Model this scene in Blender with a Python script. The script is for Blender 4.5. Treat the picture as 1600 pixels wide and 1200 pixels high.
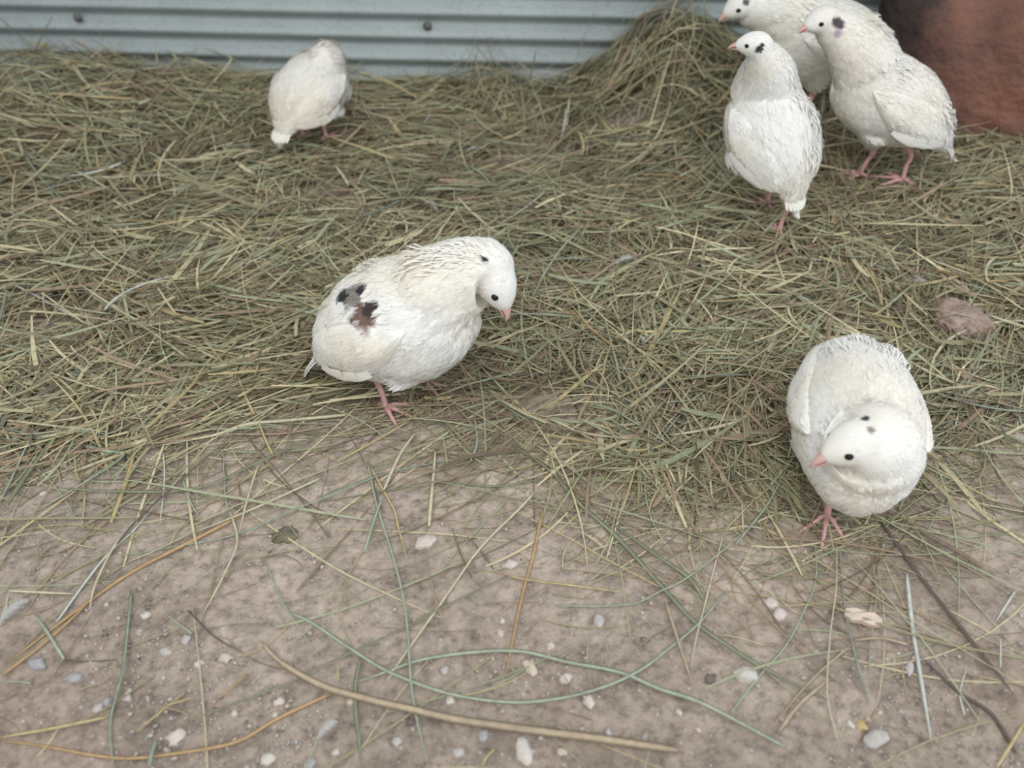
import bpy, math, random
import numpy as np
from mathutils import Vector, Matrix
from mathutils.bvhtree import BVHTree

QUICK = False          # leaves the litter thin while the birds are being shaped
for o in list(bpy.data.objects):
    bpy.data.objects.remove(o, do_unlink=True)
S = bpy.context.scene
COL = S.collection
rng = np.random.default_rng(11)
random.seed(11)
R = math.radians

# ------------------------------------------------------------------ camera, world, light, exposure
F_PX, PITCH, CAM_H = 1386.0, R(41.7), 0.467
cam = bpy.data.cameras.new('camera')
cam.sensor_width = 36.0
cam.lens = 36.0 * F_PX / 1600.0
cam.clip_start = 0.01
cam.dof.use_dof = True
cam.dof.focus_distance = 0.64
cam.dof.aperture_fstop = 5.6
cam_ob = bpy.data.objects.new('camera', cam)
COL.objects.link(cam_ob)
cam_ob.location = (0, 0, CAM_H)
cam_ob.rotation_euler = (R(90) - PITCH, 0, 0)
S.camera = cam_ob

S.view_settings.view_transform = 'Standard'
S.view_settings.look = 'None'
S.view_settings.gamma = 1.0
S.view_settings.use_curve_mapping = False
S.view_settings.exposure = 0.14

world = bpy.data.worlds.new('overcast_daylight')
S.world = world
world.use_nodes = True
bgn = world.node_tree.nodes['Background']
bgn.inputs['Color'].default_value = (0.90, 0.96, 1.0, 1)
bgn.inputs['Strength'].default_value = 0.62


def area(name, loc, target, size, power, color):
    l = bpy.data.lights.new(name, 'AREA')
    l.shape = 'RECTANGLE'
    l.size, l.size_y = size
    l.energy = power
    l.color = color
    o = bpy.data.objects.new(name, l)
    COL.objects.link(o)
    o.location = loc
    o.rotation_euler = (Vector(target) - Vector(loc)).to_track_quat('-Z', 'Y').to_euler()
    return o


# daylight through the open front of the coop (above and behind the viewer), a bluer opening at the right
area('front_opening_daylight', (-0.15, -0.35, 1.45), (0.05, 0.62, 0), (1.3, 0.8), 13.0, (1.0, 0.985, 0.95))
area('side_opening_daylight', (1.55, -0.15, 0.85), (0.15, 0.5, 0), (0.7, 0.7), 8.0, (0.78, 0.87, 1.0))

# ------------------------------------------------------------------ helpers
CAM = np.array([0, 0, CAM_H])
FW = np.array([0, math.cos(PITCH), -math.sin(PITCH)])
UP = np.array([0, math.sin(PITCH), math.cos(PITCH)])


def vnoise(x, y, seed=0):
    """smooth value noise, numpy"""
    x = np.asarray(x, float); y = np.asarray(y, float)
    xi = np.floor(x).astype(np.int64); yi = np.floor(y).astype(np.int64)
    fx = x - xi; fy = y - yi
    fx = fx * fx * (3 - 2 * fx); fy = fy * fy * (3 - 2 * fy)

    def hsh(a, b):
        n = (a * 374761393 + b * 668265263 + seed * 974634777) & 0x7fffffff
        n = ((n ^ (n >> 13)) * 1274126177) & 0x7fffffff
        return ((n ^ (n >> 16)) & 0xffff) / 65535.0
    return ((hsh(xi, yi) * (1 - fx) + hsh(xi + 1, yi) * fx) * (1 - fy)
            + (hsh(xi, yi + 1) * (1 - fx) + hsh(xi + 1, yi + 1) * fx) * fy)


def flat_ground(u, v, z=0.0):
    d = FW * F_PX + np.array([1, 0, 0]) * (u - 800) - UP * (v - 600)
    return CAM + d * ((z - CAM_H) / d[2])


def sstep(a, b, x):
    t = np.clip((x - a) / (b - a), 0, 1)
    return t * t * (3 - 2 * t)


# edge of the litter, measured on the soil, as y over x
_edge = np.array([flat_ground(u, v)[:2] for u, v in
                  [(-250, 760), (0, 735), (150, 690), (300, 665), (480, 640), (600, 640), (720, 675), (850, 700),
                   (950, 760), (1100, 800), (1250, 805), (1360, 790), (1450, 715), (1600, 685), (1850, 690)]])
_edge = _edge[np.argsort(_edge[:, 0])]
M1 = (0.185, 1.03)      # heap of litter against the wall
M2 = (-0.56, 1.0)


def cover(x, y):
    """0 on bare soil, 1 in deep litter"""
    ye = np.interp(x, _edge[:, 0], _edge[:, 1]) + 0.03 * (vnoise(np.asarray(x) * 14, np.asarray(y) * 14, 5) - 0.5)
    return sstep(-0.035, 0.07, y - ye)


def thick(x, y):
    x = np.asarray(x, float); y = np.asarray(y, float)
    ye = np.interp(x, _edge[:, 0], _edge[:, 1])
    t = 0.004 * cover(x, y) + 0.017 * sstep(0.0, 0.28, y - ye)
    t = t * (0.75 + 0.5 * vnoise(x * 9, y * 9, 3))
    t = t + 0.085 * np.exp(-((x - M1[0]) / 0.085) ** 2 - ((y - M1[1]) / 0.10) ** 2)
    t = t + 0.035 * np.exp(-((x - 0.34) / 0.10) ** 2 - ((y - 1.02) / 0.12) ** 2)
    t = t + 0.040 * np.exp(-((x - M2[0]) / 0.17) ** 2 - ((y - M2[1]) / 0.13) ** 2)
    t = t + 0.018 * np.exp(-((x + 0.02) / 0.04) ** 2 - ((y - 1.03) / 0.04) ** 2)
    return t


def soil(x, y):
    x = np.asarray(x, float); y = np.asarray(y, float)
    return 0.006 * (vnoise(x * 7, y * 7, 1) - 0.5) + 0.0025 * (vnoise(x * 28, y * 28, 2) - 0.5)


def top(x, y):
    return soil(x, y) + thick(x, y)


def at(u, v, lift=0.0, surf=top):
    """the point of the ground (or of the litter on it) that the photograph shows at u, v"""
    z = 0.0
    for _ in range(14):
        q = flat_ground(u, v, z)
        z = 0.5 * z + 0.5 * (float(surf(q[0], q[1])) + lift)
    return flat_ground(u, v, z)


def new_mesh(name, verts, faces, smooth=True):
    me = bpy.data.meshes.new(name)
    me.from_pydata([tuple(v) for v in verts], [], [tuple(int(i) for i in f) for f in faces])
    if smooth:
        me.polygons.foreach_set('use_smooth', [True] * len(me.polygons))
    me.update()
    return me


def fast_mesh(name, verts, quads=None, tris=None, smooth=True):
    me = bpy.data.meshes.new(name)
    verts = np.asarray(verts, np.float32).reshape(-1, 3)
    nq = 0 if quads is None else len(quads)
    nt = 0 if tris is None else len(tris)
    loops = []
    if nq: loops.append(np.asarray(quads, np.int32).ravel())
    if nt: loops.append(np.asarray(tris, np.int32).ravel())
    loops = np.concatenate(loops)
    starts = np.concatenate([np.arange(nq) * 4, nq * 4 + np.arange(nt) * 3]).astype(np.int32)
    me.vertices.add(len(verts)); me.vertices.foreach_set('co', verts.ravel())
    me.loops.add(len(loops)); me.loops.foreach_set('vertex_index', loops)
    me.polygons.add(nq + nt); me.polygons.foreach_set('loop_start', starts)
    me.update(calc_edges=True)
    me.validate()
    if smooth:
        me.polygons.foreach_set('use_smooth', [True] * len(me.polygons))
    return me


def set_col(me, cols):
    a = me.color_attributes.new('Col', 'FLOAT_COLOR', 'POINT')
    c = np.ones((len(me.vertices), 4), np.float32)
    c[:, :3] = cols
    a.data.foreach_set('color', c.ravel())


def obj(name, me, mat=None, parent=None):
    o = bpy.data.objects.new(name, me)
    COL.objects.link(o)
    if mat is not None:
        me.materials.clear(); me.materials.append(mat)
    if parent is not None:
        o.parent = parent
    return o


def tag(o, label, cat, group=None):
    o['label'] = label; o['category'] = cat
    if group: o['group'] = group
    return o


def srgb(r, g, b):
    f = lambda c: (c / 255 / 12.92) if c / 255 <= 0.04045 else ((c / 255 + 0.055) / 1.055) ** 2.4
    return np.array([f(r), f(g), f(b)])


# ------------------------------------------------------------------ materials
def mat(name, color=(0.5, 0.5, 0.5), rough=0.8, attr=False, noise=None, bump=None, metallic=0.0, spec=0.3, extra=None):
    m = bpy.data.materials.new(name)
    m.use_nodes = True
    nt = m.node_tree
    b = nt.nodes['Principled BSDF']
    b.inputs['Roughness'].default_value = rough
    b.inputs['Metallic'].default_value = metallic
    b.inputs['Specular IOR Level'].default_value = spec
    b.inputs['Base Color'].default_value = (*color, 1)
    tc = nt.nodes.new('ShaderNodeTexCoord')
    src = None
    if attr:
        a = nt.nodes.new('ShaderNodeVertexColor'); a.layer_name = 'Col'
        src = a.outputs['Color']
    if noise:
        scale, amt = noise
        n = nt.nodes.new('ShaderNodeTexNoise')
        n.inputs['Scale'].default_value = scale
        n.inputs['Detail'].default_value = 6
        nt.links.new(tc.outputs['Object'], n.inputs['Vector'])
        mr = nt.nodes.new('ShaderNodeMapRange')
        mr.inputs['From Min'].default_value = 0.3; mr.inputs['From Max'].default_value = 0.7
        mr.inputs['To Min'].default_value = 1 - amt; mr.inputs['To Max'].default_value = 1 + amt
        nt.links.new(n.outputs['Fac'], mr.inputs['Value'])
        mx = nt.nodes.new('ShaderNodeMix'); mx.data_type = 'RGBA'; mx.blend_type = 'MULTIPLY'
        mx.inputs['Factor'].default_value = 1.0
        if src is not None: nt.links.new(src, mx.inputs['A'])
        else: mx.inputs['A'].default_value = (*color, 1)
        nt.links.new(mr.outputs['Result'], mx.inputs['B'])
        src = mx.outputs['Result']
    if src is not None:
        nt.links.new(src, b.inputs['Base Color'])
    if bump:
        scale, dist = bump
        n = nt.nodes.new('ShaderNodeTexNoise')
        n.inputs['Scale'].default_value = scale; n.inputs['Detail'].default_value = 8
        nt.links.new(tc.outputs['Object'], n.inputs['Vector'])
        bp = nt.nodes.new('ShaderNodeBump')
        bp.inputs['Distance'].default_value = dist; bp.inputs['Strength'].default_value = 0.8
        nt.links.new(n.outputs['Fac'], bp.inputs['Height'])
        nt.links.new(bp.outputs['Normal'], b.inputs['Normal'])
    return m


M_FEATHER = mat('white_plumage', rough=0.95, attr=True, noise=(160, 0.03), spec=0.1)
M_VANE = mat('white_feather_vanes', rough=0.95, attr=True, spec=0.1)
_nt = M_VANE.node_tree                              # thin feathers let some light through
_tr = _nt.nodes.new('ShaderNodeBsdfTranslucent'); _mx = _nt.nodes.new('ShaderNodeMixShader')
_mx.inputs['Fac'].default_value = 0.10
_at = [n for n in _nt.nodes if n.type == 'VERTEX_COLOR'][0]
_nt.links.new(_at.outputs['Color'], _tr.inputs['Color'])
_nt.links.new(_nt.nodes['Principled BSDF'].outputs[0], _mx.inputs[1]); _nt.links.new(_tr.outputs[0], _mx.inputs[2])
_nt.links.new(_mx.outputs[0], _nt.nodes['Material Output'].inputs['Surface'])
M_HAY = mat('dry_hay', rough=0.75, attr=True, noise=(240, 0.14), spec=0.25)
M_SKIN = mat('pink_skin', tuple(srgb(222, 172, 170)), rough=0.6, noise=(500, 0.10), bump=(1600, 0.0003), spec=0.35)
M_CLAW = mat('pale_claw', tuple(srgb(200, 165, 155)), rough=0.5, noise=(600, 0.08))
M_BEAK = mat('pink_horn', tuple(srgb(208, 168, 160)), rough=0.5, noise=(500, 0.10), spec=0.35)
M_EYE = mat('dark_eye', tuple(srgb(26, 24, 26)), rough=0.35, noise=(900, 0.05), spec=0.2)
M_PEBBLE = mat('pebble_stone', rough=0.85, attr=True, noise=(330, 0.12), bump=(700, 0.0006))
M_DOWN = mat('shed_down', tuple(srgb(186, 184, 178)), rough=0.95, noise=(300, 0.05))
M_CHIP = mat('pale_wood', tuple(srgb(210, 192, 176)), rough=0.8, noise=(180, 0.12), bump=(420, 0.0008))
M_CLOD = mat('brown_clod', tuple(srgb(168, 146, 134)), rough=0.95, noise=(120, 0.25), bump=(320, 0.004))
M_MOSS = mat('dark_moss', tuple(srgb(122, 115, 92)), rough=0.95, noise=(200, 0.25), bump=(500, 0.002))
M_SCREW = mat('dull_rusted_steel', tuple(srgb(112, 110, 106)), rough=0.6, noise=(400, 0.25), metallic=0.3)


def soil_material():
    m = bpy.data.materials.new('dry_soil')
    m.use_nodes = True
    nt = m.node_tree; N = nt.nodes; L = nt.links
    b = N['Principled BSDF']; b.inputs['Roughness'].default_value = 0.95
    b.inputs['Specular IOR Level'].default_value = 0.15
    tc = N.new('ShaderNodeTexCoord')

    def noise(scale, detail=6, rough=0.6):
        n = N.new('ShaderNodeTexNoise')
        n.inputs['Scale'].default_value = scale; n.inputs['Detail'].default_value = detail
        n.inputs['Roughness'].default_value = rough
        L.new(tc.outputs['Object'], n.inputs['Vector'])
        return n.outputs['Fac']

    def ramp(fac, stops):
        r = N.new('ShaderNodeValToRGB')
        e = r.color_ramp.elements
        while len(e) < len(stops): e.new(0.5)
        for k, (p, c) in enumerate(stops):
            e[k].position = p; e[k].color = (*c, 1)
        L.new(fac, r.inputs['Fac'])
        return r.outputs['Color']

    def mix(a, bb, fac, mode='MIX'):
        x = N.new('ShaderNodeMix'); x.data_type = 'RGBA'; x.blend_type = mode
        if isinstance(fac, float): x.inputs['Factor'].default_value = fac
        else: L.new(fac, x.inputs['Factor'])
        L.new(a, x.inputs['A']); L.new(bb, x.inputs['B'])
        return x.outputs['Result']
    c = ramp(noise(9, 8), [(0.30, srgb(186, 170, 156)), (0.52, srgb(215, 197, 181)), (0.72, srgb(229, 212, 196))])
    red = ramp(noise(3.1, 3), [(0.50, (1, 1, 1)), (0.68, (0.98, 0.90, 0.88))])
    c = mix(c, red, 0.8, 'MULTIPLY')
    fine = ramp(noise(130, 10, 0.75), [(0.36, (0.50, 0.49, 0.49)), (0.5, (1, 1, 1)), (0.66, (1.32, 1.32, 1.31))])
    c = mix(c, fine, 0.85, 'MULTIPLY')
    mott = ramp(noise(38, 6, 0.65), [(0.36, (0.74, 0.73, 0.73)), (0.52, (1, 1, 1)), (0.68, (1.12, 1.12, 1.12))])
    c = mix(c, mott, 0.85, 'MULTIPLY')
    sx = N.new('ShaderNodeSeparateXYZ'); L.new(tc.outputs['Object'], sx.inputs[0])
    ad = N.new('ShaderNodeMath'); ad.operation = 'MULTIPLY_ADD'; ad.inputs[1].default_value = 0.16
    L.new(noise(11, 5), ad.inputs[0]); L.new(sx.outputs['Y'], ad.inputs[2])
    c = mix(c, ramp(ad.outputs[0], [(0.30, (0.78, 0.77, 0.765)), (0.50, (1, 1, 1))]), 1.0, 'MULTIPLY')   # ground darker towards the front, edge broken by noise
    grit = N.new('ShaderNodeTexVoronoi'); grit.inputs['Scale'].default_value = 210
    L.new(tc.outputs['Object'], grit.inputs['Vector'])
    g = ramp(grit.outputs['Distance'], [(0.10, (1, 1, 1)), (0.26, (0, 0, 0))])
    pick = ramp(noise(60, 4), [(0.50, (0, 0, 0)), (0.62, (1, 1, 1))])
    gm = mix(g, pick, 1.0, 'MULTIPLY')
    pale = N.new('ShaderNodeRGB'); pale.outputs[0].default_value = (*srgb(226, 219, 210), 1)
    c = mix(c, pale.outputs[0], gm)
    L.new(c, b.inputs['Base Color'])
    bp = N.new('ShaderNodeBump'); bp.inputs['Distance'].default_value = 0.006; bp.inputs['Strength'].default_value = 1.0
    L.new(noise(95, 10, 0.7), bp.inputs['Height'])
    L.new(bp.outputs['Normal'], b.inputs['Normal'])
    return m


def wall_material():
    m = bpy.data.materials.new('galvanised_sheet')
    m.use_nodes = True
    nt = m.node_tree; N = nt.nodes; L = nt.links
    b = N['Principled BSDF']; b.inputs['Roughness'].default_value = 0.62
    b.inputs['Specular IOR Level'].default_value = 0.35
    b.inputs['Metallic'].default_value = 0.0
    tc = N.new('ShaderNodeTexCoord')
    n = N.new('ShaderNodeTexNoise'); n.inputs['Scale'].default_value = 6; n.inputs['Detail'].default_value = 8
    L.new(tc.outputs['Object'], n.inputs['Vector'])
    r = N.new('ShaderNodeValToRGB')
    r.color_ramp.elements[0].position = 0.3; r.color_ramp.elements[0].color = (*srgb(148, 157, 158), 1)
    r.color_ramp.elements[1].position = 0.7; r.color_ramp.elements[1].color = (*srgb(176, 184, 184), 1)
    L.new(n.outputs['Fac'], r.inputs['Fac'])
    n2 = N.new('ShaderNodeTexNoise'); n2.inputs['Scale'].default_value = 220; n2.inputs['Detail'].default_value = 4
    L.new(tc.outputs['Object'], n2.inputs['Vector'])
    r2 = N.new('ShaderNodeValToRGB')
    r2.color_ramp.elements[0].position = 0.34; r2.color_ramp.elements[0].color = (0.80, 0.80, 0.80, 1)
    r2.color_ramp.elements[1].position = 0.5; r2.color_ramp.elements[1].color = (1, 1, 1, 1)
    L.new(n2.outputs['Fac'], r2.inputs['Fac'])
    x = N.new('ShaderNodeMix'); x.data_type = 'RGBA'; x.blend_type = 'MULTIPLY'; x.inputs['Factor'].default_value = 0.7
    L.new(r.outputs['Color'], x.inputs['A']); L.new(r2.outputs['Color'], x.inputs['B'])
    L.new(x.outputs['Result'], b.inputs['Base Color'])
    return m


def rock_material():
    m = bpy.data.materials.new('red_brown_rock')
    m.use_nodes = True
    nt = m.node_tree; N = nt.nodes; L = nt.links
    b = N['Principled BSDF']; b.inputs['Roughness'].default_value = 0.95
    b.inputs['Specular IOR Level'].default_value = 0.1
    tc = N.new('ShaderNodeTexCoord')
    n = N.new('ShaderNodeTexNoise'); n.inputs['Scale'].default_value = 9; n.inputs['Detail'].default_value = 8
    L.new(tc.outputs['Object'], n.inputs['Vector'])
    r = N.new('ShaderNodeValToRGB')
    e = r.color_ramp.elements; e.new(0.5)
    for k, (p, c) in enumerate([(0.40, srgb(70, 61, 58)), (0.52, srgb(124, 92, 82)), (0.68, srgb(150, 106, 90))]):
        e[k].position = p; e[k].color = (*c, 1)
    L.new(n.outputs['Fac'], r.inputs['Fac'])
    L.new(r.outputs['Color'], b.inputs['Base Color'])
    n2 = N.new('ShaderNodeTexNoise'); n2.inputs['Scale'].default_value = 70; n2.inputs['Detail'].default_value = 10
    L.new(tc.outputs['Object'], n2.inputs['Vector'])
    bp = N.new('ShaderNodeBump'); bp.inputs['Distance'].default_value = 0.006
    L.new(n2.outputs['Fac'], bp.inputs['Height']); L.new(bp.outputs['Normal'], b.inputs['Normal'])
    return m


# ------------------------------------------------------------------ setting: soil floor, corrugated wall
def build_floor():
    xs = np.linspace(-1.0, 1.0, 640); ys = np.linspace(-0.05, 1.16, 400)
    X, Y = np.meshgrid(xs, ys)
    Z = soil(X, Y) + 0.40 * thick(X, Y)
    rough = (vnoise(X * 70, Y * 70, 8) - 0.5) * 0.0030 + (vnoise(X * 160, Y * 160, 9) - 0.5) * 0.0022
    Z = Z + rough
    V = np.stack([X, Y, Z], -1).reshape(-1, 3)
    nx, ny = len(xs), len(ys)
    i = (np.arange(ny - 1)[:, None] * nx + np.arange(nx - 1)[None, :]).ravel()
    me = fast_mesh('floor', V, np.stack([i, i + 1, i + nx + 1, i + nx], -1))
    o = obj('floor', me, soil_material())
    o['kind'] = 'structure'
    o['label'] = 'bare grey brown soil floor under the hay'


WALL_Y, WALL_YAW, WAVE, AMP = 1.062, R(3.3), 0.0272, 0.0056


def wall_pt(X, z, off=0.0):
    return np.array([X, WALL_Y - X * math.tan(WALL_YAW) - off, z])


def build_wall():
    zs = np.linspace(-0.03, 0.42, 420)
    prof = AMP * np.cos(2 * np.pi * (zs - 0.0195) / WAVE)
    xs = np.linspace(-1.2, 1.2, 41)
    V, Q = [], []
    for side in (0.0, 0.0012):
        for X in xs:
            wob = 0.0012 * math.sin(X * 9 + side)
            for z, p in zip(zs, prof):
                V.append((X, WALL_Y - X * math.tan(WALL_YAW) - p + side + wob, z))
    nz, nx = len(zs), len(xs)
    for s in (0, 1):
        for a in range(nx - 1):
            i = s * nx * nz + a * nz + np.arange(nz - 1)
            q = np.stack([i, i + nz, i + nz + 1, i + 1], -1)
            Q.append(q if s == 0 else q[:, ::-1])
    me = fast_mesh('wall_back', V, np.concatenate(Q))
    w = obj('wall_back', me, wall_material())
    w['kind'] = 'structure'
    w['label'] = 'pale blue grey corrugated metal sheet wall'
    # screws: washer and domed head, standing on a crest
    for (u, v) in ((122, 27), (668, 40)):
        d = FW * F_PX + np.array([1, 0, 0]) * (u - 800) - UP * (v - 600)
        n = np.array([math.tan(WALL_YAW), 1, 0])
        t = ((np.array([0, WALL_Y - 0.003, 0]) - CAM) @ n) / (d @ n)
        c = CAM + d * t
        prof = [(0.0, 0.0), (0.0052, 0.0), (0.0055, 0.0012), (0.0050, 0.0020), (0.0036, 0.0022), (0.0034, 0.0040), (0.0024, 0.0052), (0.0, 0.0055)]
        K = 14; V = []; Fc = []
        for (r_, hgt) in prof:
            for k in range(K):
                a = 2 * math.pi * k / K
                V.append((c[0] + r_ * math.cos(a), c[1] - hgt, c[2] + r_ * math.sin(a)))
        for j in range(len(prof) - 1):
            for k in range(K):
                k2 = (k + 1) % K
                Fc.append((j * K + k, j * K + k2, (j + 1) * K + k2, (j + 1) * K + k))
        obj('screw', new_mesh('screw', V, Fc), M_SCREW, w)


build_floor()
build_wall()


# ------------------------------------------------------------------ red-brown rock in the back corner
def build_rock():
    import bmesh
    bm = bmesh.new()
    bmesh.ops.create_icosphere(bm, subdivisions=6, radius=1.0)
    c = np.array([0.655, 0.925, 0.105]); half = np.array([0.270, 0.042, 0.150])
    for v in bm.verts:
        n = np.array(v.co)
        q = np.sign(n) * np.abs(n) ** 0.55            # boxy boulder
        q = q / max(1.0, np.max(np.abs(q)))
        P = q * half
        a = P + c
        d = 0.030 * (vnoise(a[0] * 11 + a[2] * 7, a[2] * 12 + a[1] * 5, 21) - 0.5) + 0.016 * (vnoise(a[0] * 33 + a[1] * 20, a[2] * 35, 22) - 0.5) \
            + 0.006 * (vnoise(a[0] * 90 + a[1] * 50, a[2] * 90, 23) - 0.5)
        P = P + n * d
        P[1] += 0.012 * (P[2] / 0.15) - 0.065 * (P[2] / 0.15) * max(0.0, n[0])                 # leans back at left; right part overhangs, shaped to shade its own base
        v.co = P + c
    ca, sa = math.cos(R(-13)), math.sin(R(-13))
    for v in bm.verts:                                # turned a little: its right end comes forward
        x, y = v.co.x - c[0], v.co.y - c[1]
        v.co.x, v.co.y = c[0] + ca * x - sa * y, c[1] + sa * x + ca * y
    me = bpy.data.meshes.new('rock'); bm.to_mesh(me); bm.free()
    me.polygons.foreach_set('use_smooth', [True] * len(me.polygons))
    o = obj('rock', me, rock_material())
    tag(o, 'large rough reddish brown rock in the back corner behind the quails', 'rock')


build_rock()


# ------------------------------------------------------------------ quails
CMV = 0.01


def catmull(P, n):
    P = np.asarray(P, float)
    Q = np.vstack([2 * P[0] - P[1], P, 2 * P[-1] - P[-2]])
    out = []
    for i in range(1, len(Q) - 2):
        p0, p1, p2, p3 = Q[i - 1], Q[i], Q[i + 1], Q[i + 2]
        for k in range(n):
            t = k / n
            out.append(0.5 * ((2 * p1) + (-p0 + p2) * t + (2 * p0 - 5 * p1 + 4 * p2 - p3) * t * t + (-p0 + 3 * p1 - 3 * p2 + p3) * t ** 3))
    out.append(Q[-2])
    return np.array(out)


def loft(C, W, HU, HD, K=28, s0=(0, 1, 0)):
    """closed tube round the centres C with half widths W, upper and lower half heights HU and HD"""
    C = np.asarray(C, float); n = len(C)
    T = np.gradient(C, axis=0); T /= np.linalg.norm(T, axis=1)[:, None] + 1e-9
    s = np.array(s0, float)
    V, Fc = [], []
    for i in range(n):
        s = s - T[i] * (s @ T[i]); s /= np.linalg.norm(s)
        up = np.cross(T[i], s)
        for k in range(K):
            a = 2 * math.pi * k / K
            ca, sa = math.cos(a), math.sin(a)
            V.append(C[i] + s * (ca * W[i]) + up * (sa * (HU[i] if sa > 0 else HD[i])))
    for i in range(n - 1):
        for k in range(K):
            k2 = (k + 1) % K
            Fc.append((i * K + k, i * K + k2, (i + 1) * K + k2, (i + 1) * K + k))
    V.append(C[0]); V.append(C[-1])
    for k in range(K):
        k2 = (k + 1) % K
        Fc.append((len(V) - 2, k2, k)); Fc.append((len(V) - 1, (n - 1) * K + k, (n - 1) * K + k2))
    return np.array(V), Fc


def tube(P, rad, K=8):
    return loft(P, rad, rad, rad, K, s0=(0.3, 0.9, 0.1))


#            s      zc    w     hu    hd
BODY = np.array([
    (-9.3, -2.3, 0.35, 0.20, 0.20),
    (-8.0, -1.65, 1.10, 0.60, 0.60),
    (-6.3, -0.85, 2.15, 1.55, 1.65),
    (-4.3, -0.25, 3.35, 2.90, 3.05),
    (-2.0, 0.0, 4.25, 3.95, 4.10),
    (0.6, 0.1, 4.60, 4.35, 4.50),
    (2.9, 0.1, 4.25, 4.10, 4.25),
    (4.7, 0.1, 3.30, 3.25, 3.40),
    (5.9, 0.1, 2.00, 1.95, 2.10),
    (6.4, 0.1, 0.70, 0.70, 0.80)])


def unit(v):
    v = np.asarray(v, float)
    return v / np.linalg.norm(v)


def make_quail(label, foot_px, psi, lift, pitch, ctr, head, hdir, neck=(3.1, 1.55), scale=(1, 1, 1), spots=(), feet=None, seed=1,
               hscale=1.0, head_px=None, neck_bulge=(0, 0, 0), feet_sink=0.0, roll=0.0, wing_drop=0.0, tint=(1, 1, 1), hup=(0, 0, 1), tufts=(), tail=1.9):
    """all measures in cm in the bird's own frame: x forward, y to its left, z up, the ground between its feet at 0"""
    r = np.random.default_rng(seed)
    O = at(foot_px[0], foot_px[1], lift)
    root = bpy.data.objects.new('quail', None)
    COL.objects.link(root)
    root.location = O; root.rotation_euler = (0, 0, psi)
    root.empty_display_size = 0.02
    tag(root, label, 'quail', 'white quails in the coop')
    hd2 = np.array([math.cos(psi), math.sin(psi)]); lf2 = np.array([-math.sin(psi), math.cos(psi)])

    def to_local(P):
        d = (np.asarray(P) - O) / CMV
        return np.array([d[:2] @ hd2, d[:2] @ lf2, d[2]])
    ctr = np.array(ctr, float); head = np.array(head, float)
    if head_px:                                    # the skull stands where the photograph shows it, at its own depth beside the bird's midline
        d = FW * F_PX + np.array([1, 0, 0]) * (head_px[0] - 800) - UP * (head_px[1] - 600)
        n_ = np.array([lf2[0], lf2[1], 0]); Q_ = O + n_ * head[1] * CMV
        head = to_local(CAM + d * (((Q_ - CAM) @ n_) / (d @ n_)))
    ax = np.array([math.cos(pitch), 0, math.sin(pitch)])
    ay = np.array([0, math.cos(roll), math.sin(roll)])
    az = np.cross(ax, ay)
    L, Wd, Hh = scale
    bl = catmull(BODY, 7)
    bc = ctr + bl[:, :1] * L * ax + bl[:, 1:2] * Hh * az
    shells = [loft(bc, bl[:, 2] * Wd, bl[:, 3] * Hh, bl[:, 4] * Hh, 36, ay)]
    # neck, from well inside the breast up to the skull
    hx = unit(hdir); hy = unit(np.cross(np.array(hup, float), hx)); hz = np.cross(hx, hy)
    n0 = ctr + ax * 2.6 * L + az * 0.4
    n1 = ctr + ax * 4.6 * L + az * 1.9 + np.array(neck_bulge, float)
    n3 = head - hx * 0.5 * hscale - hz * 0.25
    n2 = 0.45 * n1 + 0.55 * n3 - hx * 0.4
    nk = catmull([n0, n1, n2, n3, head], 7)
    tt = np.linspace(0, 1, len(nk))
    nr = np.interp(tt, [0, 0.25, 0.5, 0.75, 1], [neck[0] * 0.35, neck[0], 0.5 * (neck[0] + neck[1]) * 1.02, neck[1] * 1.06, 1.05 * hscale])
    shells.append(loft(nk, nr, nr, nr, 28, ay))
    # skull: egg with a low forehead and round cheeks
    hp = catmull([(-1.55, 0.05, 0.20, 0.20, 0.2), (-1.25, 0.10, 0.85, 0.80, 0.85), (-0.55, 0.10, 1.22, 1.18, 1.2), (0.3, 0.05, 1.20, 1.14, 1.1),
                  (1.0, -0.08, 0.90, 0.84, 0.82), (1.5, -0.20, 0.55, 0.52, 0.52), (1.8, -0.28, 0.22, 0.25, 0.25)], 6)
    hc = head + hscale * (hp[:, :1] * hx + hp[:, 1:2] * hz)
    shells.append(loft(hc, hp[:, 2] * hscale, hp[:, 3] * hscale, hp[:, 4] * hscale, 28, hy))
    # feathered thighs
    ft = []
    for k in (0, 1):
        if feet is not None:
            fp = to_local(at(feet[k][0], feet[k][1], -feet_sink))
        else:
            fp = np.array([0.2, -2.0 if k == 0 else 2.0, -0.2])
        ft.append(fp)
        sy = -1 if k == 0 else 1
        hipc = ctr + ay * sy * 2.2 * Wd - az * 2.2 * Hh + ax * 0.2
        knee = 0.45 * hipc + 0.55 * np.array([fp[0], fp[1], max(fp[2], 0) + 2.0])
        th = catmull([hipc, 0.5 * (hipc + knee), knee], 6)
        rr = np.interp(np.linspace(0, 1, len(th)), [0, .6, 1], [1.9, 1.35, 0.55])
        shells.append(loft(th, rr, rr, rr, 16, ax))
    V, Fc, off = [], [], 0
    for v_, f_ in shells:
        V.append(v_); Fc += [tuple(i + off for i in q) for q in f_]; off += len(v_)
    me = new_mesh('quail_raw', np.vstack(V) * CMV, Fc)
    tmp = bpy.data.objects.new('tmp', me); COL.objects.link(tmp)
    md = tmp.modifiers.new('r', 'REMESH'); md.mode = 'VOXEL'; md.voxel_size = 0.0016; md.use_smooth_shade = True
    sm = tmp.modifiers.new('s', 'SMOOTH'); sm.factor = 0.5; sm.iterations = 26
    dg = bpy.context.evaluated_depsgraph_get()
    body = bpy.data.meshes.new_from_object(tmp.evaluated_get(dg))
    bpy.data.objects.remove(tmp, do_unlink=True)
    nv = len(body.vertices)
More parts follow.
